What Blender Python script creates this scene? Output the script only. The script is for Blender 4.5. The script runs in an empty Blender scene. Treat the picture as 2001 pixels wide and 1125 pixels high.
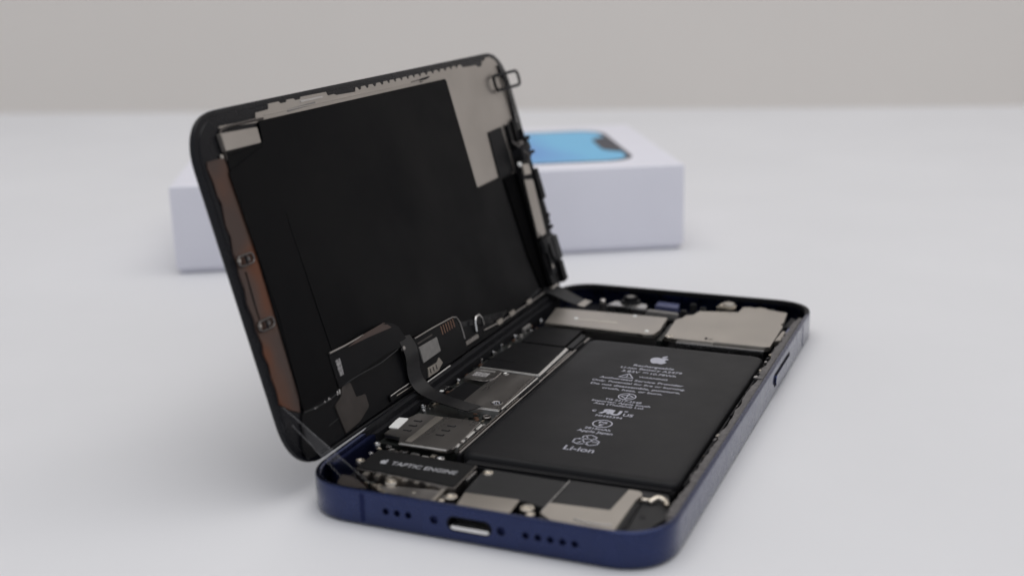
import bpy, bmesh, math, random
from mathutils import Vector, Matrix
random.seed(7)
S = 0.001                     # everything below is written in millimetres
R = math.radians
sc = bpy.context.scene
col = sc.collection

# ------------------------------------------------------------------ camera
cd = bpy.data.cameras.new('camera')
cam = bpy.data.objects.new('camera', cd); col.objects.link(cam)
cam.location = (.12257, -.18008, .10306)
cam.rotation_euler = (1.29784, .02383, .39910)
cd.sensor_width = 36; cd.lens = 43.54
cd.clip_start = .01; cd.clip_end = 20
cd.dof.use_dof = True; cd.dof.focus_distance = .273; cd.dof.aperture_fstop = 11.5
sc.camera = cam

# ------------------------------------------------------------------ light
w = bpy.data.worlds.new('World'); sc.world = w; w.use_nodes = True
bg = w.node_tree.nodes['Background']
bg.inputs[0].default_value = (.90, .93, 1.0, 1); bg.inputs[1].default_value = .53
def area(name, loc, target, sx, sy, power, colour):
    d = bpy.data.lights.new(name, 'AREA'); d.shape = 'RECTANGLE'; d.size = sx; d.size_y = sy
    d.energy = power; d.color = colour
    o = bpy.data.objects.new(name, d); col.objects.link(o); o.location = loc
    o.rotation_euler = (Vector(target) - Vector(loc)).to_track_quat('-Z', 'Y').to_euler()
    return o
area('ceiling_softbox', (.06, .34, 1.35), (0, .10, 0), 1.6, 1.5, 14.4, (1, .98, .955))

sc.view_settings.view_transform = 'Standard'; sc.view_settings.look = 'None'
sc.view_settings.exposure = 0; sc.view_settings.gamma = 1
try:
    sc.cycles.use_denoising = True; sc.cycles.max_bounces = 10
    sc.cycles.sample_clamp_indirect = 6
except Exception: pass

# ------------------------------------------------------------------ materials
def mat(name, base, rough=.5, metal=0, spec=.5, noise=0, nscale=400, bump=0, bscale=900, rnoise=0, coat=0, stretch=None):
    m = bpy.data.materials.new(name); m.use_nodes = True
    nt = m.node_tree; n = nt.nodes; l = nt.links
    b = n['Principled BSDF']
    b.inputs['Base Color'].default_value = (*base, 1); b.inputs['Roughness'].default_value = rough
    b.inputs['Metallic'].default_value = metal; b.inputs['Specular IOR Level'].default_value = spec
    if coat: b.inputs['Coat Weight'].default_value = coat; b.inputs['Coat Roughness'].default_value = .15
    tc = n.new('ShaderNodeTexCoord'); vec = tc.outputs['Object']
    if stretch:
        mp = n.new('ShaderNodeMapping'); mp.inputs['Scale'].default_value = stretch
        l.new(vec, mp.inputs[0]); vec = mp.outputs[0]
    if noise or rnoise:
        t = n.new('ShaderNodeTexNoise'); t.inputs['Scale'].default_value = nscale; t.inputs['Detail'].default_value = 6
        l.new(vec, t.inputs['Vector'])
        if noise:
            r = n.new('ShaderNodeMapRange'); r.inputs[1].default_value = .3; r.inputs[2].default_value = .7
            r.inputs[3].default_value = 1 - noise; r.inputs[4].default_value = 1 + noise
            l.new(t.outputs['Fac'], r.inputs[0])
            v = n.new('ShaderNodeVectorMath'); v.operation = 'SCALE'; v.inputs[0].default_value = base
            l.new(r.outputs[0], v.inputs['Scale']); l.new(v.outputs[0], b.inputs['Base Color'])
        if rnoise:
            r = n.new('ShaderNodeMapRange'); r.inputs[1].default_value = .3; r.inputs[2].default_value = .7
            r.inputs[3].default_value = max(.02, rough - rnoise); r.inputs[4].default_value = rough + rnoise
            l.new(t.outputs['Fac'], r.inputs[0]); l.new(r.outputs[0], b.inputs['Roughness'])
    if bump:
        t2 = n.new('ShaderNodeTexNoise'); t2.inputs['Scale'].default_value = bscale; t2.inputs['Detail'].default_value = 4
        l.new(vec, t2.inputs['Vector'])
        bp = n.new('ShaderNodeBump'); bp.inputs['Strength'].default_value = bump; bp.inputs['Distance'].default_value = .0001
        l.new(t2.outputs['Fac'], bp.inputs['Height']); l.new(bp.outputs[0], b.inputs['Normal'])
    return m
M = {}
M['table'] = mat('white_laminate', (.735, .735, .752), .55, spec=.3, noise=.02, nscale=14, bump=.05, bscale=700)
M['wall'] = mat('warm_grey_paint', (.76, .72, .675), .9, spec=.2, noise=.03, nscale=3, bump=.2, bscale=250)
M['blue'] = mat('blue_anodised_aluminium', (.011, .022, .090), .27, 1, coat=.68, noise=.06, nscale=300, bump=.06, bscale=6000, rnoise=.05)
M['bluedark'] = mat('antenna_plastic', (.016, .022, .072), .5, .9)
M['black'] = mat('black_film', (.005, .005, .006), .46, 0, .13, noise=.15, nscale=60, rnoise=.08)
M['panel'] = mat('graphite_film', (.003, .003, .0036), .48, 0, .07, noise=.25, nscale=35, bump=.25, bscale=110, rnoise=.14)
M['pit'] = mat('inner_black', (.006, .006, .008), .6, 0, .25, noise=.3, nscale=500)
M['glass'] = mat('black_cover_glass', (.005, .005, .007), .28, 0, .25, rnoise=.06, nscale=200)
M['battery'] = mat('battery_pouch', (.0125, .0125, .0138), .42, 0, .16, noise=.08, nscale=45, bump=.28, bscale=130, rnoise=.08)
M['plate'] = mat('nickel_plate', (.535, .50, .455), .36, 1, noise=.05, nscale=120, bump=.05, bscale=2500, rnoise=.06)
M['lidplate'] = mat('display_chassis_steel', (.475, .44, .405), .42, 1, noise=.07, nscale=90, bump=.05, bscale=1800, rnoise=.06)
M['steel'] = mat('bright_steel', (.66, .65, .64), .24, 1, noise=.05, nscale=300, rnoise=.08)
M['shield'] = mat('dark_nickel_shield', (.42, .40, .385), .30, 1, noise=.10, nscale=140, rnoise=.06, stretch=(1, .25, 1))
M['edge'] = mat('highlight_edge_metal', (.88, .87, .85), .42, 1, noise=.05, nscale=500)  # silver edges, whitened so their highlights sit in the colour
M['dim'] = mat('dull_dark_steel', (.16, .15, .145), .35, 1)
M['shade_black'] = mat('painted_shade', (.0015, .0015, .0018), .9, 0, .04, noise=.2, nscale=900)  # near-black colour that paints in deep shade
M['gold'] = mat('gold_plated', (.70, .64, .55), .30, 1, noise=.1, nscale=900, rnoise=.1)
M['copper'] = mat('copper_pin', (.42, .26, .19), .35, 1)
M['print'] = mat('grey_print', (.44, .44, .50), .6, 0, .3)
M['motorink'] = mat('dim_grey_print', (.40, .40, .42), .6, 0, .3)
M['white'] = mat('white_label', (.82, .82, .80), .5, 0, .3, noise=.03, nscale=900)
M['grey'] = mat('grey_foam', (.22, .21, .20), .6, 0, .3, noise=.12, nscale=700)
M['pcb'] = mat('dark_circuit_board', (.012, .014, .013), .4, 0, .5, noise=.5, nscale=1500, bump=.2, bscale=2500)
M['residue'] = mat('adhesive_residue', (.115, .108, .108), .55, .2, .4, noise=.5, nscale=900, bump=.8, bscale=1500, rnoise=.15)
M['lav'] = mat('lavender_glass', (.09, .10, .19), .2, 0, .5)
M['spk'] = mat('speaker_plastic', (.023, .023, .024), .5, 0, .24, noise=.1, nscale=500)
M['boxpaper'] = mat('white_box_paper', (.78, .775, .845), .5, 0, .35, noise=.015, nscale=60, bump=.05, bscale=900)
M['bezel'] = mat('printed_black', (.03, .03, .045), .45)
M['cover'] = mat('motor_black_coat', (.010, .010, .0105), .5, 0, .16, noise=.1, nscale=300, bump=.1, bscale=1500)
M['flex'] = mat('black_flex', (.008, .008, .009), .3, 0, .3, noise=.1, nscale=200)
M['brown'] = mat('brown_film', (.05, .042, .038), .4, .3, .4, noise=.2, nscale=300)
M['patch'] = mat('speckled_code_patch', (.26, .25, .25), .6, 0, .3, noise=.75, nscale=1900)

def kapton():
    m = mat('copper_flex', (.075, .05, .042), .34, .55, .5)
    nt = m.node_tree; n = nt.nodes; l = nt.links; b = n['Principled BSDF']
    tc = n.new('ShaderNodeTexCoord'); t = n.new('ShaderNodeTexNoise'); t.inputs['Scale'].default_value = 105; t.inputs['Detail'].default_value = 1
    mp = n.new('ShaderNodeMapping'); mp.inputs['Scale'].default_value = (1.1, .75, 1); mp.inputs['Location'].default_value = (.013, .021, 0)
    l.new(tc.outputs['Object'], mp.inputs[0]); l.new(mp.outputs[0], t.inputs['Vector'])
    r = n.new('ShaderNodeValToRGB'); e = r.color_ramp.elements
    e[0].position = .45; e[0].color = (.080, .054, .046, 1); e[1].position = .70; e[1].color = (.14, .052, .026, 1)
    x = e.new(.56); x.color = (.105, .058, .043, 1)
    l.new(t.outputs['Fac'], r.inputs[0]); l.new(r.outputs[0], b.inputs['Base Color'])
    return m
M['kapton'] = kapton()

def clear():
    m = bpy.data.materials.new('clear_film'); m.use_nodes = True
    nt = m.node_tree; n = nt.nodes; l = nt.links
    out = n['Material Output']; n.remove(n['Principled BSDF'])
    t = n.new('ShaderNodeBsdfTransparent'); t.inputs[0].default_value = (.97, .97, .98, 1)
    g = n.new('ShaderNodeBsdfGlossy'); g.inputs['Roughness'].default_value = .22
    d = n.new('ShaderNodeFresnel'); d.inputs['IOR'].default_value = 1.45
    ma = n.new('ShaderNodeMath'); ma.operation = 'MULTIPLY_ADD'; ma.inputs[1].default_value = .06; ma.inputs[2].default_value = .004
    mx = n.new('ShaderNodeMixShader')
    l.new(d.outputs[0], ma.inputs[0]); l.new(ma.outputs[0], mx.inputs[0])
    l.new(t.outputs[0], mx.inputs[1]); l.new(g.outputs[0], mx.inputs[2]); l.new(mx.outputs[0], out.inputs[0])
    return m
M['clear'] = clear(); M['filmedge'] = clear(); M['filmedge'].name = 'clear_film_edge'
for nd in M['filmedge'].node_tree.nodes:
    if nd.type == 'MATH': nd.inputs[2].default_value = .05

def screenprint():
    m = mat('printed_wallpaper', (.2, .5, .75), .4, 0, .4)
    nt = m.node_tree; n = nt.nodes; l = nt.links; b = n['Principled BSDF']
    tc = n.new('ShaderNodeTexCoord'); mp = n.new('ShaderNodeMapping')
    mp.inputs['Scale'].default_value = (11, 11, 1); mp.inputs['Rotation'].default_value = (0, 0, .5)
    l.new(tc.outputs['Object'], mp.inputs[0])
    t = n.new('ShaderNodeTexNoise'); t.inputs['Scale'].default_value = 1.3; t.inputs['Detail'].default_value = .5
    t.inputs['Distortion'].default_value = .9
    l.new(mp.outputs[0], t.inputs['Vector'])
    sep = n.new('ShaderNodeSeparateXYZ'); l.new(tc.outputs['Object'], sep.inputs[0])
    ma = n.new('ShaderNodeMath'); ma.operation = 'MULTIPLY_ADD'; ma.inputs[1].default_value = 7.5; ma.inputs[2].default_value = -.70
    l.new(sep.outputs[0], ma.inputs[0])
    ad = n.new('ShaderNodeMath'); ad.operation = 'ADD'; l.new(ma.outputs[0], ad.inputs[0]); l.new(t.outputs['Fac'], ad.inputs[1])
    r = n.new('ShaderNodeValToRGB'); e = r.color_ramp.elements
    e[0].position = .25; e[0].color = (.12, .17, .48, 1); e[1].position = .78; e[1].color = (.16, .50, .78, 1)
    x = e.new(.50); x.color = (.13, .30, .68, 1)
    l.new(ad.outputs[0], r.inputs[0]); l.new(r.outputs[0], b.inputs['Base Color'])
    return m
M['screen'] = screenprint()

# ------------------------------------------------------------------ helpers
def link(name, me, m, parent=None):
    o = bpy.data.objects.new(name, me); col.objects.link(o)
    if m is not None and not me.materials: me.materials.append(M[m] if isinstance(m, str) else m)
    if parent: o.parent = parent
    return o
def thing(name, label, cat, loc=(0, 0, 0), group=None):
    o = bpy.data.objects.new(name, None); col.objects.link(o); o.location = loc; o.empty_display_size = .01
    o['label'] = label; o['category'] = cat
    if group: o['group'] = group
    return o
def finish(bm, name, m, parent, smooth=35, scale=S):
    bmesh.ops.recalc_face_normals(bm, faces=bm.faces)
    if scale != 1: bmesh.ops.scale(bm, vec=(scale,)*3, verts=bm.verts)
    me = bpy.data.meshes.new(name); bm.to_mesh(me); bm.free()
    if smooth:
        for p in me.polygons: p.use_smooth = True
        me.set_sharp_from_angle(angle=R(smooth))
    return link(name, me, m, parent)
def rrect(x0, y0, x1, y1, r, n=6, p=2.0):
    out = []
    for cx, cy, a0 in ((x1-r, y0+r, -90), (x1-r, y1-r, 0), (x0+r, y1-r, 90), (x0+r, y0+r, 180)):
        for i in range(n+1):
            a = R(a0 + 90*i/n); c, s = math.cos(a), math.sin(a)
            out.append((cx + r*math.copysign(abs(c)**(2/p), c), cy + r*math.copysign(abs(s)**(2/p), s)))
    return out
def rect(x0, y0, x1, y1): return [(x0, y0), (x1, y0), (x1, y1), (x0, y1)]
def circ(cx, cy, r, n=20, ry=None): return [(cx+r*math.cos(2*math.pi*i/n), cy+(ry or r)*math.sin(2*math.pi*i/n)) for i in range(n)]
def rpoly(poly, r, n=3):
    out = []; k = len(poly)
    for i in range(k):
        p = Vector(poly[i]); a = Vector(poly[i-1]) - p; b = Vector(poly[(i+1) % k]) - p
        d = min(r, a.length*.45, b.length*.45); A = p + a.normalized()*d; B = p + b.normalized()*d
        for j in range(n+1):
            t = j/n; out.append(tuple(A*(1-t)**2 + p*2*t*(1-t) + B*t*t))
    return out
def prism(name, poly, z0, z1, m, parent, bev=.12, smooth=35, seg=2):
    bm = bmesh.new()
    lo = [bm.verts.new((x, y, z0)) for x, y in poly]; hi = [bm.verts.new((x, y, z1)) for x, y in poly]
    k = len(poly); top = []
    bm.faces.new(lo)
    f = bm.faces.new(hi)
    for i in range(k): bm.faces.new((lo[i], lo[(i+1) % k], hi[(i+1) % k], hi[i]))
    if bev: bmesh.ops.bevel(bm, geom=list(f.edges), offset=bev, segments=seg, affect='EDGES', clamp_overlap=True)
    return finish(bm, name, m, parent, smooth)
def loft(name, loops, m, parent, cap0=True, cap1=True, smooth=35):
    bm = bmesh.new(); rows = [[bm.verts.new(p) for p in lp] for lp in loops]; k = len(rows[0])
    for a, b in zip(rows, rows[1:]):
        for i in range(k): bm.faces.new((a[i], a[(i+1) % k], b[(i+1) % k], b[i]))
    if cap0: bm.faces.new(rows[0])
    if cap1: bm.faces.new(rows[-1])
    return finish(bm, name, m, parent, smooth)
def lathe(name, cx, cy, prof, m, parent, n=20, sy=1.0):
    return loft(name, [[(cx + r*math.cos(2*math.pi*i/n), cy + sy*r*math.sin(2*math.pi*i/n), z) for i in range(n)] for r, z in prof], m, parent)
def screw(cx, cy, z, r, parent, m='gold', name='screw'):
    o = lathe(name, cx, cy, [(r*1.0, z-1.0), (r, z-.1), (r*.9, z+.05), (r*.55, z+.1), (r*.42, z-.12), (r*.25, z-.15)], m, parent)
    return o
def catmull(pts, n=8, closed=False):
    P = [Vector(p) for p in pts]; out = []; k = len(P)
    rng = range(k) if closed else range(k-1)
    for i in rng:
        g = (lambda j: P[j % k]) if closed else (lambda j: P[max(0, min(k-1, j))])
        a, b, c, d = g(i-1), g(i), g(i+1), g(i+2)
        for j in range(n):
            t = j/n; out.append(.5*((2*b) + (c-a)*t + (2*a-5*b+4*c-d)*t*t + (3*b-a-3*c+d)*t**3))
    if not closed: out.append(P[-1])
    return out
def ribbon(name, left, right, th, m, parent, n=10):
    Lp, Rp = catmull(left, n), catmull(right, n); k = len(Lp); bm = bmesh.new(); rows = []
    for i in range(k):
        t = (Lp[min(i+1, k-1)] + Rp[min(i+1, k-1)] - Lp[max(i-1, 0)] - Rp[max(i-1, 0)])
        nn = (Rp[i]-Lp[i]).cross(t).normalized()*th/2
        rows.append([bm.verts.new(v) for v in (Lp[i]+nn, Rp[i]+nn, Rp[i]-nn, Lp[i]-nn)])
    for a, b in zip(rows, rows[1:]):
        for i in range(4): bm.faces.new((a[i], a[(i+1) % 4], b[(i+1) % 4], b[i]))
    bm.faces.new(rows[0]); bm.faces.new(rows[-1])
    return finish(bm, name, m, parent, 50)
def tube(name, path, r, m, parent, closed=False, n=8):
    P = [Vector(p) for p in path]; k = len(P); bm = bmesh.new(); rows = []
    for i in range(k):
        a = P[(i-1) % k] if closed else P[max(i-1, 0)]; b = P[(i+1) % k] if closed else P[min(i+1, k-1)]
        t = (b-a).normalized(); u = t.orthogonal() if abs(t.z) > .9 else t.cross(Vector((0, 0, 1)))
        u.normalize(); v = t.cross(u)
        rows.append([bm.verts.new(P[i] + r*(math.cos(2*math.pi*j/n)*u + math.sin(2*math.pi*j/n)*v)) for j in range(n)])
    for i in range(k if closed else k-1):
        a, b = rows[i], rows[(i+1) % k]
        for j in range(n): bm.faces.new((a[j], a[(j+1) % n], b[(j+1) % n], b[j]))
    if not closed: bm.faces.new(rows[0]); bm.faces.new(rows[-1])
    return finish(bm, name, m, parent, 60)
def flat(name, polys, z, m, parent, th=.03):
    """ink: thin raised print; every poly becomes a low prism of the same mesh"""
    bm = bmesh.new()
    for poly in polys:
        k = len(poly)
        lo = [bm.verts.new((x, y, z)) for x, y in poly]; hi = [bm.verts.new((x, y, z+th)) for x, y in poly]
        bm.faces.new(hi)
        for i in range(k): bm.faces.new((lo[i], lo[(i+1) % k], hi[(i+1) % k], hi[i]))
    return finish(bm, name, m, parent, 0)
def stroke(pts, wd, closed=False):
    P = [Vector(p) for p in pts]; k = len(P); out = []
    for i in range(k if closed else k-1):
        a, b = P[i], P[(i+1) % k]; t = (b-a).normalized(); nn = Vector((-t.y, t.x))*wd/2; e = t*wd*.3
        out.append([tuple(a-nn-e), tuple(b-nn+e), tuple(b+nn+e), tuple(a+nn-e)])
    return out
def ring(cx, cy, r, wd, ry=None, n=28):
    ry = ry or r; out = []
    for i in range(n):
        a, b = 2*math.pi*i/n, 2*math.pi*(i+1)/n
        out.append([(cx+r*math.cos(a), cy+ry*math.sin(a)), (cx+r*math.cos(b), cy+ry*math.sin(b)),
                    (cx+(r-wd)*math.cos(b), cy+(ry-wd)*math.sin(b)), (cx+(r-wd)*math.cos(a), cy+(ry-wd)*math.sin(a))])
    return out
dg = None
def text(name, s, cx, cy, z, width, m, parent, height=None, bold=.0, mirror=False, shear=0):
    """flat lettering, centred, in the built-in font; width and height in mm"""
    cu = bpy.data.curves.new(name, 'FONT'); cu.body = s; cu.size = 1; cu.offset = bold; cu.resolution_u = 3; cu.shear = shear
    cu.extrude = .004
    t = bpy.data.objects.new(name, cu); col.objects.link(t)
    d = bpy.context.evaluated_depsgraph_get(); d.update()
    me = bpy.data.meshes.new_from_object(t.evaluated_get(d)); bpy.data.objects.remove(t); bpy.data.curves.remove(cu)
    xs = [v.co.x for v in me.vertices]; ys = [v.co.y for v in me.vertices]
    x0, x1, y0, y1 = min(xs), max(xs), min(ys), max(ys); k = width/(x1-x0)
    ky = k if height is None else height/(y1-y0)
    for v in me.vertices:
        px = (v.co.x-(x0+x1)/2)*k*(-1 if mirror else 1)
        v.co = Vector((cx+px, cy+(v.co.y-(y0+y1)/2 if height is not None else v.co.y-.35)*ky, z+v.co.z*k+.012))*S
    if mirror: me.flip_normals()
    me.materials.clear()
    return link(name, me, m, parent)
def apple(cx, cy, h):
    """a fruit emblem: bitten round body and a leaf, height h"""
    half = [(0, .62), (-.16, .70), (-.34, .70), (-.52, .58), (-.60, .34), (-.57, .05), (-.45, -.24), (-.30, -.42), (-.17, -.44), (0, -.37),
            (.17, -.44), (.30, -.42), (.43, -.26), (.53, -.05), (.40, .05), (.345, .22), (.37, .40), (.50, .52), (.36, .68), (.16, .70)]
    body = catmull([(x, y, 0) for x, y in half], 4, True)
    leaf = catmull([(0, .74, 0), (.02, .92, 0), (.13, 1.06, 0), (.29, 1.12, 0), (.29, .95, 0), (.18, .80, 0)], 4, True)
    k = h/1.56
    return [[(cx+p.x*k, cy+(p.y-.34)*k) for p in pl] for pl in (body, leaf)]

# ------------------------------------------------------------------ setting
def sheet(name, pts, m, z=0):
    me = bpy.data.meshes.new(name); me.from_pydata([Vector(p)*S for p in pts], [], [(0, 1, 2, 3)])
    o = link(name, me, m); o['kind'] = 'structure'; return o
wd_ = Vector((632, 178, 0)).normalized(); wn = Vector((-wd_.y, wd_.x, 0)); wc = Vector((-185.4, 543.5, 0))
a = wc - wd_*2200; b = wc + wd_*2200
sheet('table', [a, a - wn*2600, b - wn*2600, b], 'table')
sheet('wall', [a + Vector((0, 0, -.5)), b + Vector((0, 0, -.5)), b + Vector((0, 0, 1800)), a + Vector((0, 0, 1800))], 'wall')

# ------------------------------------------------------------------ retail box
box = thing('carton', 'white cardboard phone box with a blue screen printed on its lid, behind the phone', 'box',
            (-.1345, .1390, 0))
box.rotation_euler.z = R(29.3)
BL, BW, BH = 170.5, 97, 29.2
def boxshape(name, x0, y0, x1, y1, z0, z1, m, parent, r=.9, e=.6):
    lp = []
    for ins, z in ((e, z0), (0, z0+e), (0, z1-e), (e*.3, z1-e*.3), (e, z1)):
        lp.append([(x, y, z) for x, y in rrect(x0+ins, y0+ins, x1-ins, y1-ins, max(r-ins*.5, .2), 4)])
    return loft(name, lp, m, parent)
boxshape('box_base', 1.1, 1.1, BL-1.1, BW-1.1, 0, 4, 'boxpaper', box)
boxshape('box_lid', 0, 0, BL, BW, 1.5, BH, 'boxpaper', box)
ph = prism('printed_phone', rrect(9, 12, 157, 84.5, 11, 8), BH-.05, BH+.05, 'bezel', box, 0)
prism('printed_screen', rrect(11.2, 14.2, 154.8, 82.3, 9, 8), BH+.05, BH+.1, 'screen', ph, 0)
prism('printed_notch', rpoly([(155, 32), (155, 65), (154, 66), (150.2, 62), (149, 59), (149, 38), (150.2, 35), (154, 31)], 1.2), BH+.1, BH+.15, 'bezel', ph, 0)

# ------------------------------------------------------------------ phone body
W, L, H = 71.5, 146.7, 7.1
phone = thing('phone', 'opened blue phone body lying on its back with battery and circuit boards exposed', 'phone')
def frame_mesh():
    def lp(i, z): return [(x, y, z) for x, y in rrect(i, i, W-i, L-i, 11-i*.8, 12, 2.3)]
    loops = [lp(1.0, .05), lp(.35, .22), (lp(.08, .55)), lp(0, 1.0), lp(0, H-.5), lp(.06, H-.22), lp(.2, H-.06), lp(.4, H), lp(.8, H), lp(.95, H-.12), lp(1.1, H-.3), lp(1.1, 1.3)]
    bm = bmesh.new(); rows = [[bm.verts.new(p) for p in q] for q in loops]; k = len(rows[0])
    for a, b in zip(rows, rows[1:]):
        for i in range(k): bm.faces.new((a[i], a[(i+1) % k], b[(i+1) % k], b[i]))
    bm.faces.new(rows[0]); bm.faces.new(rows[-1]); bmesh.ops.recalc_face_normals(bm, faces=bm.faces)
    me = bpy.data.meshes.new('frame'); bm.to_mesh(me); bm.free()
    fo = bpy.data.objects.new('frame', me); col.objects.link(fo)
    cb = bmesh.new()
    def cyl(pts, y0, y1):
        lo = [cb.verts.new((x, y0, z)) for x, z in pts]; hi = [cb.verts.new((x, y1, z)) for x, z in pts]; n = len(pts)
        cb.faces.new(lo); cb.faces.new(hi)
        for i in range(n): cb.faces.new((lo[i], lo[(i+1) % n], hi[(i+1) % n], hi[i]))
    for x in (19.1, 21.4, 23.7, 46.6, 48.9, 51.2, 53.45, 55.7): cyl(circ(x, 3.75, .66, 16), -1, .95)
    for x in (28.9, 41.95): cyl(circ(x, 3.75, .82, 16), -1, .9)
    cyl(rrect(31.4, 2.2, 40.2, 5.1, 1.44, 8), -1, 6)
    bmesh.ops.recalc_face_normals(cb, faces=cb.faces)
    cm = bpy.data.meshes.new('cut'); cb.to_mesh(cm); cb.free()
    co = bpy.data.objects.new('cut', cm); col.objects.link(co)
    md = fo.modifiers.new('b', 'BOOLEAN'); md.object = co; md.operation = 'DIFFERENCE'; md.solver = 'EXACT'
    d = bpy.context.evaluated_depsgraph_get(); d.update()
    res = bpy.data.meshes.new_from_object(fo.evaluated_get(d))
    bpy.data.objects.remove(fo); bpy.data.objects.remove(co)
    bm = bmesh.new(); bm.from_mesh(res); bpy.data.meshes.remove(res)
    return bm
frame = finish(frame_mesh(), 'frame', 'blue', phone, 32)
for p in frame.data.polygons: p.material_index = 0
midframe = prism('midframe', rrect(1.2, 1.2, W-1.2, L-1.2, 9.6, 10, 2.3), 1.25, 1.5, 'pit', phone, 0)
# charging port: metal shell, dark floor, tongue
def yprism(name, pts, y0, y1, m, parent, smooth=35):
    bm = bmesh.new(); lo = [bm.verts.new((x, y0, z)) for x, z in pts]; hi = [bm.verts.new((x, y1, z)) for x, z in pts]; n = len(pts)
    bm.faces.new(lo); bm.faces.new(hi)
    for i in range(n): bm.faces.new((lo[i], lo[(i+1) % n], hi[(i+1) % n], hi[i]))
    return finish(bm, name, m, parent, smooth)
port = thing('charging_port', 'x', 'x'); port.parent = phone
for k in ('label', 'category'): del port[k]
prt = yprism('port_back', rrect(31.3, 2.1, 40.3, 5.2, 1.5, 8), 5.6, 6.4, 'pit', port)
out = rrect(31.3, 2.1, 40.3, 5.2, 1.54, 8); inn = rrect(31.6, 2.42, 40.0, 4.9, 1.22, 8)
bm = bmesh.new(); rr = [[bm.verts.new((x, y, z)) for x, z in q] for q, y in ((out, .1), (inn, .1), (inn, 5.7), (out, 5.7))]
for i in range(4):
    for j in range(len(out)):
        A, B_ = rr[i], rr[(i+1) % 4]; bm.faces.new((A[j], A[(j+1) % len(out)], B_[(j+1) % len(out)], B_[j]))
finish(bm, 'port_shell', 'pit', port)
yprism('contact_ledge', rrect(32.1, 2.44, 39.5, 3.15, .25, 3), .15, 5.0, 'edge', port)
for x in (28.9, 41.95):
    bm = bmesh.new()
    rows = [[bm.verts.new((x + r*math.cos(2*math.pi*i/16), y, 3.75 + r*math.sin(2*math.pi*i/16))) for i in range(16)] for r, y in ((.70, .9), (.70, .45), (.5, .38), (.3, .42), (.25, .7))]
    for a_, b_ in zip(rows, rows[1:]):
        for i in range(16): bm.faces.new((a_[i], a_[(i+1) % 16], b_[(i+1) % 16], b_[i]))
    bm.faces.new(rows[-1]); finish(bm, 'pentalobe_screw', 'bluedark', phone)
def rim_strip(name, keep, i0, i1, z0, z1, m):
    A = rrect(i0, i0, W-i0, L-i0, 11-i0*.8, 12, 2.3); B = rrect(i1, i1, W-i1, L-i1, 11-i1*.8, 12, 2.3)
    ids = [k for k in range(len(A)) if keep(A[k])]
    return prism(name, [A[k] for k in ids] + [B[k] for k in reversed(ids)], z0, z1, m, phone, .04)
rim_strip('rim_adhesive', lambda p: p[1] > L-12, .22, 1.25, H-1.2, H+.06, 'pit')
# antenna bands
prism('antenna_band', rect(13.75, -.02, 14.75, .4), 1.0, H-.55, 'bluedark', phone, 0)
prism('antenna_band', rect(W-.4, 126.5, W+.02, 127.4), 1.0, H-.55, 'bluedark', phone, 0)
# side button
def xprism(name, pts, x0, x1, m, parent, bev=0):
    bm = bmesh.new(); lo = [bm.verts.new((x0, y, z)) for y, z in pts]; hi = [bm.verts.new((x1, y, z)) for y, z in pts]; n = len(pts)
    bm.faces.new(lo); f = bm.faces.new(hi)
    for i in range(n): bm.faces.new((lo[i], lo[(i+1) % n], hi[(i+1) % n], hi[i]))
    if bev: bmesh.ops.bevel(bm, geom=list(f.edges), offset=bev, segments=2, affect='EDGES')
    return finish(bm, name, m, parent)
xprism('button_gap_shade', rrect(90.2, 2.2, 109.6, 5.5, 1.6, 6), W-.3, W+.02, 'pit', phone)  # dark raised plate paints the shade in the gap round the button
xprism('side_button', rrect(90.9, 2.5, 108.9, 5.0, 1.2, 6), W-.3, W+.42, 'blue', phone, .12)
# ledges with adhesive residue along the long sides
prism('ledge', rect(69.0, 9, 70.5, 134), 1.4, 6.35, 'residue', phone, .1)
prism('ledge', rect(1.05, 11, 2.1, 134), 1.4, 6.0, 'bluedark', phone, .15)
prism('display_gasket', rpoly([(.12, 27), (.9, 24), (1.3, 26), (1.3, 134), (.12, 134)], .3), 5.2, 7.28, 'pit', phone, .15)
prism('gasket_lining', rpoly([(1.2, 26), (2.4, 27.5), (2.4, 134), (1.2, 134)], .2), 3.0, 6.1, 'pit', phone, .2)
def jag(x0, x1, y0, y1, step, amp, side=-1):
    A = []; y = y0
    while y < y1:
        A.append((x0 + random.uniform(-amp, amp), y)); y += step*random.uniform(.5, 1.5)
    return [(x1, y0)] + [(x1, y1)] + A[::-1]
prism('adhesive_residue', jag(68.9, 70.3, 10, 84, 1.6, .35), 6.35, 6.55, 'residue', phone, .06)
prism('adhesive_residue', jag(68.7, 70.2, 84, 131, 1.3, .45), 6.3, 6.6, 'residue', phone, .06)
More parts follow.
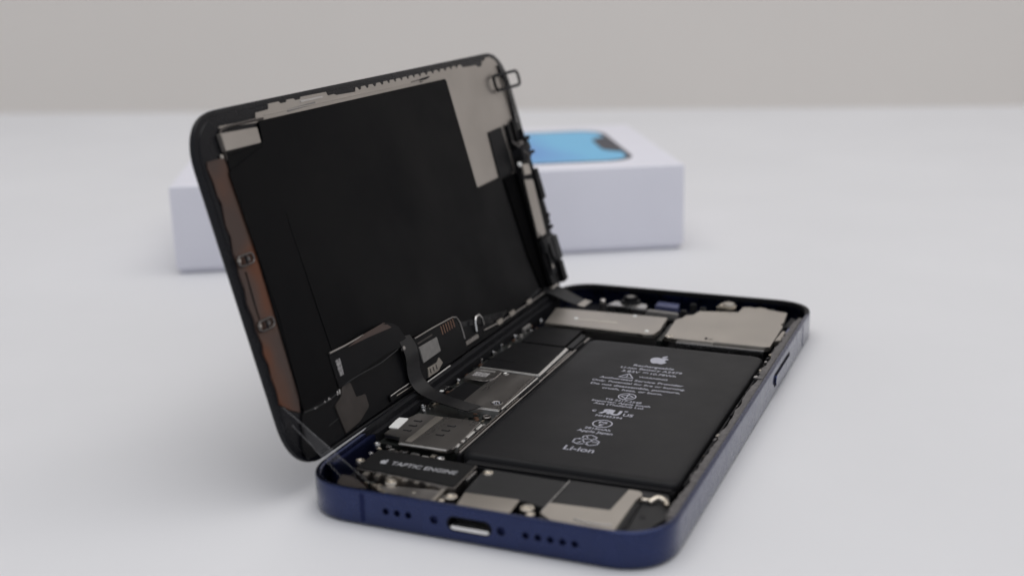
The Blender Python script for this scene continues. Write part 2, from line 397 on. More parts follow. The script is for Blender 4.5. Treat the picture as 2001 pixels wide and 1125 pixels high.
# crumpled side flex, several torn pieces
for i in range(15):
    y = 86 + i*2.35 + random.uniform(-.5, .5); x = 68.1 + .03*i*random.uniform(-.4, .4); r = random.uniform(.25, .55)
    pl = [(x + r*random.uniform(.6, 1.3)*math.cos(t), y + 1.6*r*random.uniform(.6, 1.5)*math.sin(t)) for t in (0, .9, 1.9, 3.0, 4.0, 5.2)]
    prism('flex_scrap', pl, 4.5, 5.9 + random.uniform(-.2, .35), ('steel', 'pit', 'gold', 'residue', 'pit')[i % 5], phone, .1)
prism('side_flex_cable', rect(67.55, 26, 67.95, 118), 1.5, 5.2, 'pit', phone, .05)
prism('side_flex_contact', rpoly([(66.9, 113.2), (68.3, 113.6), (68.2, 121.5), (67.2, 121.8)], .4), 4, 6.3, 'plate', phone, .2)
for i, y in enumerate((28.6, 33.2, 37.9, 46.1, 48.4, 60.5, 66.2, 74.5)):
    k = random.uniform(.5, 1.1)
    prism('flex_scrap', rpoly([(68.1, y), (68.1+.5*k, y+.3), (68.1+.45*k, y+1.6*k), (68.15, y+1.2*k)], .2), 5, 6.0 + .3*k, ('residue', 'pit', 'brown', 'residue', 'plate', 'pit')[i % 6], phone, .1)

# ---- battery
bat_parent = loft('battery', [[(x, y, z) for x, y in rrect(22.7+i, 24.2+i, 67.1-i, 101.6-i, 2.2, 6)] for i, z in
              ((.4, 1.5), (0, 2.0), (0, 4.7), (.1, 5.2), (.35, 5.62), (.75, 5.88), (1.3, 5.98), (2.2, 6.0))], 'battery', phone, smooth=50)
prism('pouch_flange', rpoly([(24.5, 21.8), (66.4, 22.8), (66.6, 26), (24.2, 26)], .6), 2, 4.9, 'battery', bat_parent, .6, seg=4)
prism('pouch_flange', rpoly([(24.2, 100), (66.4, 100), (66.2, 103.6), (24.6, 103.6)], .6), 2, 4.4, 'black', bat_parent, .5, seg=3)
BZ = 6.0
BX = 44.3
flat('fruit_emblem', apple(44.2, 90.9, 5.8), BZ, 'print', bat_parent)
def line(s, y, wdt, x=BX, h=None, bold=.012): return text('printed_line', s, x, y, BZ, wdt, 'print', bat_parent, bold=bold)
line('Rechargeable', 85.4, 9.8)
line('Li-ion Battery A2479', 83.2, 14.7)
line('3.83V', 80.8, 4.3, 40.1); line('10.78Wh', 80.8, 6.0, 47.9)
flat('direct_current_sign', [rect(42.9, 81.15, 44.3, 81.35)] + [rect(42.9+.52*i, 80.65, 43.26+.52*i, 80.85) for i in range(3)], BZ, 'print', bat_parent)
flat('warning_triangle', stroke([(38.5, 76.5), (41.9, 76.5), (40.2, 79.3)], .3, True) + [rect(40.08, 77.3, 40.32, 78.3), rect(40.08, 76.85, 40.32, 77.1)], BZ, 'print', bat_parent)
line('WARNING', 77.9, 6.8, 46.3)
line('Authorized Service Provider', 75.2, 19.7)
line('Only. Potential for fire or burning.', 72.95, 21.9)
line('Do not disassemble, puncture,', 70.7, 20.9)
line('crush, heat, or burn.', 68.6, 14.0)
flat('approval_mark', ring(BX, 64.8, 2.05, .28) + stroke([(BX-1.45, 64.8), (BX, 65.95), (BX+1.45, 64.8), (BX, 63.65)], .26, True) + [rect(BX-.13, 63.1, BX+.13, 66.5)], BZ, 'print', bat_parent)
line('TIS 2217-2548', 62.0, 8.3)
line('Importer: Apple South', 60.5, 13.2)
line('Asia (Thailand) Ltd.', 59.0, 11.4)
text('component_mark', 'R', 42.65, 54.9, BZ, 2.5, 'print', bat_parent, height=2.7, bold=.05, mirror=True)
text('component_mark', 'U', 45.0, 54.7, BZ, 2.3, 'print', bat_parent, height=2.8, bold=.05)
text('printed_line', 'c', 40.2, 54.6, BZ, .9, 'print', bat_parent, height=1.0, bold=.02)
text('printed_line', 'US', 47.9, 54.2, BZ, 2.2, 'print', bat_parent, height=1.5, bold=.02)
flat('registered_sign', ring(46.9, 56.1, .42, .12, n=14) + [rect(46.8, 55.95, 47.0, 56.25)], BZ, 'print', bat_parent)
line('MH45394', 52.2, 5.9)
flat('safety_mark', ring(BX, 48.0, 2.15, .28), BZ, 'print', bat_parent)
text('safety_mark', 'PS', BX, 48.65, BZ, 1.9, 'print', bat_parent, height=1.05, bold=.02)
text('safety_mark', 'E', BX, 47.15, BZ, .9, 'print', bat_parent, height=1.15, bold=.02)
line('2815mAh', 45.0, 5.6)
line('Apple Japan', 43.3, 7.6)
rc = []
for k in range(3):
    a0 = R(90 + 120*k); c = Vector((BX + 1.35*math.cos(a0), 38.45 + 1.3*math.sin(a0)))
    hexa = [(c.x + 1.62*math.cos(a0 + R(60*j)), c.y + 1.62*math.sin(a0 + R(60*j))) for j in (-2, -1, 0, 1, 2)]
    rc += stroke(hexa, .28); rc += stroke([hexa[0], (c.x-.5*math.cos(a0), c.y-.5*math.sin(a0)), hexa[4]], .28)
    e = Vector(hexa[4]); rc.append([(e.x-.5, e.y-.35), (e.x+.55, e.y-.15), (e.x-.1, e.y+.6)])
    rc += stroke([(c.x+.25*math.cos(a0+1.6), c.y+.25*math.sin(a0+1.6)), (c.x+1.1*math.cos(a0+.8), c.y+1.1*math.sin(a0+.8))], .24)
flat('recycling_mark', rc, BZ, 'print', bat_parent)
line('Li-ion', 33.9, 6.3)

# ---- logic board and shields (left bay)
board = prism('logic_board', rpoly([(2.6, 27), (20.6, 26.5), (21.0, 107.5), (4.2, 108.5), (2.4, 100)], .8), 1.5, 4.2, 'pcb', phone, .1)
tube('bay_wall', [(21.7, 26.0, 5.0), (21.7, 54, 5.0), (21.6, 80, 5.0), (21.5, 104, 4.9)], .28, 'shield', phone)
prism('bay_divider', rect(21.35, 25.5, 22.2, 105), 1.4, 4.9, 'pit', phone, .1)
for y0, y1 in ((27, 49.5), (51, 58), (75, 92)): prism('bay_clip', rect(21.05, y0, 21.35, y1), 4.2, 5.45, 'shield', phone, .06)
for y0, y1 in ((58.5, 69.5), (94, 100)): prism('bay_clip', rpoly([(20.9, y0), (22.0, y0), (22.0, y1), (20.9, y1)], .3), 4.2, 5.35, 'black', phone, .25)
# sim reader
sim = prism('sim_reader', rpoly([(4.9, 41.2), (19.7, 41.1), (20.3, 26.2), (19.4, 25.2), (8.4, 25.6), (7.4, 28.0), (3.3, 28.4), (3.5, 36)], .35), 4.9, 5.8, 'shield', phone, .14)
prism('white_label', rpoly([(2.2, 37.1), (4.5, 37.4), (5.0, 31.6), (2.8, 31.4)], .4), 5.75, 5.95, 'white', sim, .05)
for x, y in ((6.9, 37), (7.1, 34.3), (7.2, 31.6), (14.9, 36.8), (14.8, 34.2), (14.7, 31.6)):
    sl = prism('contact_slot', rpoly(rect(x-.95, y-.5, x+.95, y+.5), .35), 5.72, 5.83, 'pit', sim, 0)
    prism('contact_finger', rpoly(rect(x-.9, y+.05, x+.55, y+.38), .12), 5.8, 5.93, 'shield', sl, .05)
prism('reader_reflection', rpoly([(9.2, 40.6), (11.2, 40.6), (10.9, 26.2), (9.4, 26.2)], .2), 5.78, 5.86, 'plate', sim, .07)  # reflection on the reader, put in as a paler metal strip
prism('rail', rect(19.95, 27.5, 20.6, 40.2), 4.3, 5.72, 'edge', sim, .2)
prism('rail', rect(8.6, 24.95, 19.3, 25.4), 5.4, 5.72, 'edge', sim, .12)
for i, y in enumerate((29, 31.4, 36.2)): prism('rail_tab', rect(20.05, y, 20.9, y+1.0), 5.4, 5.72, 'shield', sim, .06)
# below the reader: loose solder lugs and connector
for i, (x, y, wd2, ht, mm) in enumerate(((6.2, 25.2, 1.2, .9, 'steel'), (8.2, 23.6, 1.7, .8, 'shield'), (10.4, 24.0, 1.1, .7, 'steel'), (13.2, 23.2, 2.0, .9, 'shield'),
        (15.6, 23.0, 1.6, .8, 'grey'), (18.1, 22.6, 1.9, .9, 'steel'), (5.0, 23.4, .9, .8, 'gold'), (11.8, 22.4, .8, .6, 'gold'))):
    prism('solder_lug', rpoly(rect(x-wd2/2, y-ht/2, x+wd2/2, y+ht/2), .25), 2, 4.8 - .12*(i % 3), mm, phone, .15)
screw(4.0, 24.4, 5.3, .8, phone, 'steel'); screw(19.2, 22.4, 5.0, 1.0, phone, 'steel')
# lower shield with round stamped marks and a black film beside it
sh = prism('lower_shield', rpoly([(11.2, 71.6), (19.7, 72.0), (20.3, 49.7), (10.5, 50.2), (10.6, 62)], .3), 4.2, 5.5, 'shield', phone, .16)
for x, y, r in ((18.1, 53.0, 1.35), (12.6, 71.0, .75)):
    o = lathe('stamped_mark', x, y, [(r, 5.45), (r, 5.56), (r*.82, 5.6), (r*.7, 5.53), (r*.3, 5.52)], 'steel', sh)
for k in range(6): prism('stamped_dot', circ(18.1 + .62*math.cos(k), 53.0 + .62*math.sin(k), .16, 8), 5.52, 5.6, 'print', sh, 0)
prism('shield_lip', rect(10.6, 49.1, 20.2, 49.85), 4.2, 5.42, 'edge', sh, .25)
prism('shield_lip', rect(20.15, 50.4, 20.55, 71.6), 4.2, 5.42, 'edge', sh, .15)
prism('black_film', rpoly([(4.6, 51.5), (10.5, 50.6), (10.5, 62.5), (5.4, 63.6)], .5), 4.2, 5.25, 'black', phone, .1)
tb = prism('shield_tab', rpoly([(4.2, 65.2), (9.9, 64.6), (11.4, 66.4), (11.4, 72.4), (4.5, 72.6)], .9), 4.3, 5.72, 'shield', phone, .2)
prism('code_patch', rect(5.7, 66.9, 9.3, 69.6), 5.7, 5.76, 'patch', tb, 0)
prism('printed_bar', rect(6.0, 70.5, 10.0, 71.3), 5.7, 5.76, 'grey', tb, 0)
# upper shield: steel can under a black film, in two fields
us = prism('upper_shield', rpoly([(6.2, 93.9), (20.0, 93.3), (20.5, 72.4), (4.7, 73.2), (4.9, 82)], .4), 4.2, 5.58, 'edge', phone, .22)
prism('black_film', rpoly([(6.3, 93.7), (19.3, 93.1), (19.9, 73.0), (4.8, 73.7), (5.0, 82)], .4), 5.52, 5.64, 'black', us, .04)
uf = prism('upper_film', rpoly([(6.3, 107.4), (18.3, 108.4), (18.6, 94.2), (6.6, 94.5)], .5), 4.2, 5.62, 'black', phone, .12)
prism('film_strip', rpoly([(18.9, 94.5), (20.6, 94.5), (20.4, 105), (18.8, 106)], .3), 4.2, 5.3, 'spk', phone, .1)
tube('film_crease', [(5.2, 79.6, 5.62), (9.5, 79.0, 5.64), (11.5, 79.0, 5.62)], .06, 'panel', us)
# posts and small parts along the left edge
for x, y, r in ((2.9, 85.9, .55), (2.3, 92.1, .5), (2.9, 99.9, .7), (3.0, 46.9, .75), (4.4, 44.6, .55), (3.2, 64.8, .6), (5.1, 105.3, .5), (4.2, 114.8, .8), (2.4, 79.8, .35)):
    screw(x, y, 5.15, r, phone, 'steel', 'post')
prism('board_connector', rpoly(rect(2.2, 54.6, 3.3, 60.5), .2), 3, 5.0, 'pit', phone, .1)
for i in range(4): prism('connector_pin', rect(2.35, 55.0 + i*1.4, 3.2, 55.8 + i*1.4), 4.9, 5.15, 'white' if i < 2 else 'steel', phone, .04)
prism('chip', rpoly(rect(2.1, 105.5, 3.2, 110.2), .2), 3, 5.2, 'grey', phone, .1)
mt = ('shield', 'gold', 'steel', 'grey', 'pcb', 'copper')
for i in range(84):
    x, y = random.choice([(random.uniform(12.2, 20.2), random.uniform(42, 48.6)), (random.uniform(3.0, 4.6), random.uniform(47, 64)), (random.uniform(3.2, 5.6), random.uniform(74, 112)), (random.uniform(6, 20), random.uniform(21.5, 24.2)), (random.uniform(2.5, 3.6), random.uniform(66, 112)), (random.uniform(7, 27), random.uniform(7.2, 9.0))])
    a_, b_ = random.uniform(.2, .55), random.uniform(.2, .7)
    prism('chip_component', rect(x-a_, y-b_, x+a_, y+b_), 3.5, 4.35 + random.uniform(0, .45), mt[i % 6], phone, .06)
lathe('coil', 18.6, 46.4, [(1.0, 4), (1.0, 4.8), (.8, 4.95), (.45, 4.85), (.4, 4.5)], 'dim', phone)

# ---- vibration motor
mo = prism('vibration_motor', rpoly([(6.5, 20.7), (28.4, 20.0), (28.7, 9.0), (27.0, 9.2), (6.6, 11.0)], .25), 1.5, 5.85, 'shield', phone, .1)
prism('motor_cover', rpoly([(6.75, 20.4), (28.15, 19.75), (28.45, 9.4), (6.9, 11.3)], .2), 5.84, 6.0, 'cover', mo, .05)
flat('fruit_emblem', apple(10.7, 15.35, 2.1), 6.0, 'motorink', mo)
text('printed_name', 'TAPTIC ENGINE', 19.3, 15.2, 6.0, 14.0, 'motorink', mo, height=1.55, bold=.01)
for x in (9, 11.5, 14, 17.5, 20, 22.5, 25): prism('motor_foot', rpoly(rect(x, 9.3 - .0*x, x+1.1, 10.6), .2), 4.8, 5.7, 'plate', mo, .1)
screw(5.3, 15.2, 5.6, .95, phone); screw(5.2, 19.6, 5.3, .6, phone, 'steel')
prism('motor_clip', rect(28.9, 13.5, 29.4, 17.5), 4.6, 5.9, 'steel', mo, .08)
# bottom-left: bracket, boss, film
prism('lower_bracket', rpoly([(12.9, 6.6), (17, 7.6), (26.2, 9.0), (26.3, 3.4), (16.4, 3.4)], .4), 3.8, 5.1, 'shield', phone, .15)
prism('bracket_lip', rpoly([(12.3, 6.6), (13.1, 7.0), (16.9, 4.4), (16.3, 3.7)], .2), 4.4, 5.45, 'gold', phone, .1)
prism('bracket_lip', rpoly([(26.0, 9.2), (26.9, 9.4), (27.1, 3.9), (26.3, 3.7)], .2), 4.4, 5.45, 'plate', phone, .1)
lathe('brass_boss', 15.6, 8.7, [(1.3, 3), (1.3, 5.2), (1.1, 5.5), (.7, 5.55), (.55, 5.1), (.3, 5.0)], 'gold', phone)
prism('mesh_cover', rpoly([(4.2, 9.6), (7, 9.4), (12.2, 5.8), (9, 4.0), (5.6, 5.6)], .5), 3.0, 4.9, 'brown', phone, .2)
lathe('screw', 21.6, 6.3, [(.4, 5.0), (.4, 5.2), (.2, 5.25)], 'plate', phone)
# connector bracket, screws and speaker
prism('lower_film', rpoly([(29.6, 20.8), (46.9, 20.6), (46.9, 8.6), (42.5, 9.9), (30.2, 9.6)], .3), 3, 5.1, 'spk', phone, .15)
screw(31.1, 19.0, 5.3, 1.05, phone)
prism('connector_bracket', rpoly([(30.8, 9.0), (41.6, 9.6), (42.0, 3.2), (31.6, 3.2)], .3), 5.23, 5.5, 'plate', phone, .15)
for x, y, r in ((28.9, 7.0, 1.25), (28.0, 4.9, .7), (43.9, 7.4, 1.35), (45.4, 5.2, .9)): screw(x, y, 5.3, r, phone)
sp = prism('loudspeaker', rpoly([(47.2, 21.4), (66.2, 21.4), (67.6, 17), (68.6, 12.5), (66.4, 6.5), (62, 3.6), (47.2, 3.4)], .8), 1.5, 5.15, 'spk', phone, .2)
prism('speaker_film', rpoly([(47.3, 20.7), (58.6, 20.7), (58.5, 10.8), (47.4, 10.2)], .2), 5.14, 5.32, 'spk', sp, .06)
prism('speaker_bracket', rpoly([(47.1, 10.3), (58.5, 10.8), (58.8, 20.4), (61.2, 20.2), (62.0, 18.6), (61.4, 16.6), (61.5, 3.6), (50.0, 3.6), (47.0, 5.8)], .35), 5.1, 5.55, 'plate', sp, .12)
tube('film_edge', [(47.2, 20.6, 5.35), (47.15, 14, 5.4), (47.05, 6.2, 5.5)], .12, 'steel', sp)
tube('bracket_groove', [(53.6, 5.4, 5.55), (55.3, 4.9, 5.58), (58.0, 4.9, 5.58), (60.4, 5.5, 5.55)], .22, 'shield', sp)
prism('speaker_rib', rpoly([(62.0, 16.0), (62.7, 16.0), (63.2, 5.6), (62.2, 4.6)], .2), 5.1, 5.35, 'black', sp, .05)
prism('vent_hole', circ(64.4, 10.9, .6, 14), 5.1, 5.17, 'pit', sp, 0)
tube('spring_contact', catmull([(62.0, 17.2, 5.5), (62.9, 16.4, 5.8), (63.8, 16.9, 5.6)], 5), .42, 'gold', phone)
tube('spring_contact', catmull([(64.0, 16.4, 5.5), (65.2, 17.6, 6.0), (66.6, 17.2, 5.8), (67.3, 16.0, 5.4)], 5), .55, 'gold', phone)

# ---- top end: cover plates, cameras
pl = prism('connector_cover', rpoly([(5.2, 123.4), (36.6, 124.0), (37.6, 113), (37.2, 108.8), (34.4, 108.2), (33.4, 108.9), (7.2, 109.5)], .5), 5.2, 6.2, 'plate', phone, .18)
for x, y in ((13.9, 115.5), (28.0, 122.4), (34.8, 110.8)): lathe('rivet', x, y, [(.62, 6.1), (.6, 6.3), (.4, 6.42), (.15, 6.45)], 'white', pl)
tube('embossed_line', [(15.0, 115.4, 6.12), (20, 115.5, 6.16), (25.4, 115.5, 6.12)], .22, 'plate', pl)
cc = prism('camera_cover', rpoly([(40.2, 108.3), (39.1, 122.8), (40.4, 125.2), (40.6, 127.4), (42.4, 128.4), (42.8, 132.4), (53.2, 134.4), (53.2, 139.4), (55, 140.2), (56.4, 139.4), (57.4, 140.6), (59.3, 140.2), (60.2, 139.2), (65.4, 137.8), (66.2, 128.4), (65.4, 127.4), (66.6, 126.0), (66.8, 108.3), (65.8, 107.8), (53.2, 107.8), (52.7, 107.2), (43.5, 107.4)], .25), 5.0, 6.2, 'plate', phone, .16)
prism('cover_flange', rect(43.6, 106.3, 65.6, 107.3), 3, 5.6, 'steel', cc, .15)
screw(41.3, 108.6, 6.3, 1.1, phone); screw(43.2, 109.2, 6.1, .55, phone, 'steel'); lathe('rivet', 51.8, 109.8, [(.55, 6.1), (.5, 6.35), (.2, 6.4)], 'plate', cc)
prism('embossed_tab', rpoly(rect(50.2, 109.3, 50.9, 110.3), .15), 6.1, 6.3, 'pit', cc, .04)
prism('cover_gap', rpoly([(37.9, 109), (39.2, 109), (38.7, 124), (37.4, 124)], .2), 2, 4.6, 'pcb', phone, .1)
cm = prism('front_camera_bracket', rpoly([(16.6, 132.4), (27.9, 132.0), (27.3, 136.6), (17.6, 137.0)], .8), 3.4, 5.5, 'steel', phone, .3)
lathe('camera_lens', 22.2, 137.0, [(3.0, 3.0), (3.0, 5.5), (2.7, 6.0), (2.0, 6.2), (1.9, 7.0), (1.6, 7.25), (1.2, 7.2), (1.0, 6.9), (.3, 6.85)], 'black', cm, 24)
lathe('lens_glass', 22.2, 137.0, [(1.15, 7.12), (.8, 7.26), (.2, 7.3)], 'grey', cm, 20)
prism('projector_bracket', rpoly([(28.5, 130.3), (37.8, 129.6), (37.4, 131.4), (28.8, 132.2)], .4), 3.4, 5.5, 'grey', phone, .2)
prism('projector_window', rpoly([(29.0, 137.6), (35.6, 136.8), (35.2, 141.3), (28.8, 141.8)], .4), 3, 5.0, 'lav', phone, .2)
lathe('post', 15.0, 134.2, [(.8, 2), (.8, 5.4), (.5, 5.5), (.9, 6.2), (.6, 6.5), (.2, 6.5)], 'shield', phone)
prism('gold_sensor', rpoly([(46.4, 136.8), (51.4, 136.6), (51.2, 140.6), (47.2, 141.0)], .6), 3, 6.7, 'gold', phone, .4)
lathe('sensor_cap', 49.3, 139.2, [(1.7, 6.6), (1.6, 7.0), (1.2, 7.15), (.3, 7.17)], 'plate', phone)
prism('corner_block', rpoly([(66.6, 127), (69.4, 127), (69.2, 134), (66.8, 136)], .5), 2, 5.6, 'pit', phone, .2)
prism('corner_film', rpoly([(67.8, 119.6), (70.0, 120), (70.0, 128.2), (68.2, 128)], .4), 4, 6.1, 'lav', phone, .2)
for x, y in ((39.0, 141), (42.5, 138.2), (60.5, 142.4), (57.2, 142.6), (38.2, 134.2)): prism('chip_component', rpoly(rect(x-.8, y-.6, x+.8, y+.6), .2), 3, 5.4, 'spk', phone, .15)
prism('top_flex_cable', rpoly([(6, 126), (14, 127), (28, 126), (37, 126.5), (37, 128.6), (6, 128.4)], .4), 3, 4.6, 'black', phone, .15)

# ------------------------------------------------------------------ display assembly
Md = Matrix(((-.2721, .0110, -.9622), (.0063, .9999, .0097), (.9623, -.0035, -.2721)))
O = Vector((-3.141, 3.319, 5.519))
disp = thing('display_panel', 'black phone display swung open on its long side, its metal back and films facing right', 'display')
cx_, cy_, cz_ = Md.col[1], Md.col[0], -Md.col[2]
mt4 = Matrix.Identity(4)
for i in range(3): mt4[i][0] = cx_[i]; mt4[i][1] = cy_[i]; mt4[i][2] = cz_[i]; mt4[i][3] = O[i]*S
disp.matrix_world = mt4
def lidpt(v, u, w_): return O + cx_*v + cy_*u + cz_*w_
LW, LH = 143.4, 70.6
def lp(i, z): return [(x, y, z) for x, y in rrect(i, i, LW-i, LH-i, 10.6-i*.8, 12, 2.3)]
loft('cover_glass', [lp(.8, 0), lp(.25, .08), lp(.05, .3), lp(0, .55), lp(0, .95), lp(.1, 1.2), lp(.35, 1.32), lp(1.2, 1.35), lp(1.3, 1.6), lp(1.6, 1.65)], 'glass', disp, smooth=40)
# steel chassis plate with a notched upper edge
edge = [(133.5, 69.3), (131, 69.4), (130.4, 68.9), (128.2, 68.6), (127.2, 67.4), (124.6, 67.3), (123.6, 68.0), (115.6, 68.1), (114.8, 68.95)]
x = 113.4
while x > 62:
    wv = random.uniform(.8, 1.3)
    edge += [(x, 68.95), (x-.5, 68.3), (x-.5-wv*.8, 68.25), (x-wv-.7, 68.95), (x-wv-1.6, 68.95)]; x -= wv + 2.3
edge += [(60.5, 68.95), (60.0, 68.0), (52, 68.2), (51, 68.6), (48.5, 68.5), (48.2, 69.4), (38.5, 69.5), (38, 69.0), (36, 69.0), (35.6, 69.5), (33.2, 69.5), (32.8, 69.0), (30.6, 69.0), (30.2, 69.5), (26.4, 69.5), (26.0, 68.4), (21.4, 68.3), (21.0, 67.2)]
prism('chassis_plate', [(137.6, 66.4), (136.2, 68.2)] + edge + [(14, 67.2), (9.0, 67.3), (9.0, 66.9), (21, 66.4), (30, 64), (100, 60), (100, 34), (128, 34), (138.2, 47), (138.6, 60)], 1.6, 1.85, 'lidplate', disp, .05)
tube('plate_seam', [(24, 67.5, 1.85), (60, 67.35, 1.88), (100, 67.1, 1.85)], .12, 'lidplate', disp)
prism('side_tab', rpoly([(37.5, 68.35), (46.2, 68.35), (46.2, 68.75), (37.5, 68.75)], .1), 1.8, 2.05, 'steel', disp, .05)
prism('plate_slot', rpoly([(32, 67.0), (43, 67.4), (43, 67.9), (32, 67.6)], .2), 1.8, 1.9, 'grey', disp, 0)
prism('plate_slot', [(86, 67.3), (96, 67.6), (96, 67.9), (91, 67.7), (91, 66.8), (90.3, 66.8), (90.3, 67.6), (86, 67.5)], 1.8, 1.9, 'pit', disp, 0)
tube('corner_lip', catmull([(23, 66.9, 2.0), (15, 66.9, 2.1), (9.6, 66.6, 2.1), (8.2, 65.0, 2.0), (8.3, 60.5, 1.9)], 6), .26, 'brown', disp)
# copper flex strip at the near short side, wavy outer edge
left = [(2.4, 61.4)]
for i, (vv, uu) in enumerate(((2.0, 60.3), (2.5, 57.4), (2.3, 55.0), (2.9, 53.4), (2.4, 51.2), (2.0, 49.2), (2.5, 47), (1.6, 44.1), (1.9, 42), (1.4, 39.8), (1.7, 37), (1.1, 34.2), (1.6, 31.4), (1.3, 29), (1.8, 26), (1.2, 24.4), (1.7, 22), (1.3, 19.4), (1.6, 17), (1.2, 14.2))): left.append((vv, uu))
strip = prism('copper_flex_strip', left + [(3.6, 12.2), (6.2, 10.8), (7.9, 14.2), (8.0, 29), (8.2, 42.4), (8.8, 52), (9.0, 57), (8.0, 58.8), (7.4, 61.5)][0:] , 1.64, 1.95, 'kapton', disp, .06)
tube('strip_fold', [(3.4, 40, 1.97), (3.1, 35, 2.0), (3.0, 30.6, 1.97)], .14, 'black', strip)
for u in (42.1, 29.3):
    lpth = [(x, y, 2.3) for x, y in rrect(1.9, u-.95, 6.6, u+.95, .9, 5)]
    tube('spring_clip', lpth, .22, 'dim', disp, True)
    tube('clip_bar', [(4.1, u-.8, 2.4), (4.1, u+.8, 2.4)], .22, 'pit', disp)
    lathe('clip_dimple', 5.3, u, [(.55, 2.0), (.5, 2.2), (.2, 2.28)], 'dim', disp)
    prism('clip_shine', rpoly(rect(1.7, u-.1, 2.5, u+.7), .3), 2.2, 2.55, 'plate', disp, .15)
lathe('solder_dot', 6.9, 61.7, [(.45, 1.9), (.4, 2.15), (.2, 2.2)], 'plate', disp)
# main graphite film
film = prism('graphite_film', rpoly([(21.0, 66.6), (103.8, 66.3), (103.9, 37.1), (118.2, 37.6), (126.5, 37.6), (126.6, 5.0), (108, 3.6), (58, 11.6), (44, 13.0), (32.6, 17.6), (20.2, 17.4), (19.8, 11.2), (6.7, 11.0), (7.4, 14.2), (8.3, 52), (8.6, 57), (7.6, 59), (8.4, 62.0), (20.6, 62.2)], .8), 1.8, 2.2, 'panel', disp, .1)
tube('film_crease', catmull([(20.6, 48, 2.2), (20.9, 40, 2.24), (21.3, 30, 2.25), (21.8, 18, 2.2)], 5), .16, 'panel', film)
prism('near_film', rpoly([(7.2, 58.6), (20.4, 62.0), (21.2, 17.6), (19.6, 10.6), (7.0, 10.6), (8.6, 30)], .6), 2.2, 2.3, 'panel', film, .05)
prism('upper_left_block', rpoly([(7.5, 62.5), (19.0, 62.4), (19.2, 65.5), (7.5, 65.9)], .25), 1.9, 2.9, 'lidplate', disp, .12)
# lower films and folded flap
prism('lower_film', rpoly([(6.8, 10.6), (20, 11.0), (24, 12.2), (48, 12.0), (70, 9), (96, 3.0), (128, 3.0), (128, 1.6), (4.4, 1.6), (3.4, 5)], .8), 1.63, 2.1, 'black', disp, .1)
fl = ribbon('folded_flap', [lid for lid in ((20.0, 18.0, 2.3), (30, 18.4, 2.9), (42, 18.2, 3.2), (47, 16, 3.0))], [(20.0, 10.9, 2.4), (30, 11.6, 2.8), (42, 12.0, 3.0), (50, 10.6, 2.9)], .22, 'black', disp)
prism('flap_lining', rpoly([(26.0, 17.7), (33.0, 18.5), (41.6, 18.5), (44.0, 16.7), (34, 17.4)], .3), 3.15, 3.3, 'kapton', disp, .05)
tube('flap_edge', [(20.2, 18.3, 2.5), (26, 18.2, 2.85), (32.8, 18.3, 3.1)], .22, 'shield', disp)
tube('flap_edge', catmull([(21.6, 11.0, 2.45), (28, 11.2, 2.9), (36, 11.0, 3.1), (44, 11.6, 3.1)], 5), .14, 'spk', disp)
prism('code_patch', rpoly([(21.4, 16.4), (23.3, 16.4), (23.3, 13.0), (21.4, 13.0)], .1), 2.52, 2.62, 'patch', disp, 0)
prism('copper_tab', rpoly([(21.1, 10.8), (24.5, 10.8), (24.9, 7.2), (28.5, 6.8), (28.4, 4.0), (23.7, 2.4), (17.9, 1.9), (17.0, 8.1), (20.2, 9.2)], .4), 2.08, 2.35, 'brown', disp, .08)
for v0, k in ((10.4, .5), (11.1, .35), (13.9, .55), (15.4, .7), (16.0, .4), (18.7, .9), (19.5, 1.0)): prism('weld_tick', rpoly([(v0, 9.8), (v0+.4*k, 9.8), (v0+.75*k, 9.8+.9*k), (v0+.35*k, 9.8+.9*k)], .1), 2.1, 2.45, 'steel', disp, .06)
tube('film_rim', catmull([(7.0, 10.4, 2.2), (11, 10.0, 2.3), (16, 9.9, 2.3), (20.4, 10.3, 2.3)], 4), .16, 'spk', disp)
tube('film_rim', [(13.5, 5.2, 2.1), (18, 5.6, 2.15)], .08, 'spk', disp)
# connector panel with a steel rim, pins, foam pad
cp = prism('connector_panel', rpoly([(46, 1.8), (74.6, 1.8), (74.8, 8.0), (73.2, 11.2), (52, 11.7), (46, 11.7)], 1.6, 4), 2.1, 2.7, 'black', disp, .12)
tube('panel_rim', [(52.5, 11.55, 2.72), (62, 11.45, 2.72), (71.5, 11.15, 2.72), (73.4, 10.6, 2.72), (74.4, 9.0, 2.72), (74.6, 6.4, 2.7), (74.6, 4.8, 2.65)], .2, 'shield', cp)
for i in range(6): prism('contact_pin', rpoly(rect(65.0+i*1.25, 8.7, 65.3+i*1.25, 10.8), .1), 2.68, 2.8, 'copper', cp, .04)
prism('foam_pad', rpoly([(53.0, 9.3), (61.8, 9.1), (61.7, 5.7), (53.0, 5.5)], .15), 2.68, 3.0, 'grey', cp, .08)
prism('printed_bar', rect(53.2, 9.9, 60.5, 10.3), 2.68, 2.74, 'brown', cp, 0)
prism('steel_bracket', rpoly([(53.2, 1.9), (54.2, 4.0), (58.6, 3.9), (60.2, 4.6), (61.2, 3.0), (58.2, 2.0)], .25), 2.68, 3.0, 'plate', cp, .1)
for i in range(3): prism('bracket_slot', rect(54.6+i*1.5, 2.5, 54.9+i*1.5, 3.6), 2.98, 3.05, 'pit', cp, 0)
tube('bracket_rail', [(52.6, 1.1, 2.7), (58, 1.15, 2.75), (64.2, 1.2, 2.7)], .2, 'edge', disp)
tube('hook', [(81.6, 4.6, 2.5), (81.8, 6.8, 2.7), (82.8, 7.9, 2.7), (84.6, 8.0, 2.7), (85.6, 7.0, 2.7), (86.0, 5.0, 2.5)], .34, 'steel', disp)
prism('edge_strip', rpoly(rect(74.6, 2.9, 82.0, 3.9), .3), 2.05, 2.5, 'shield', disp, .1)
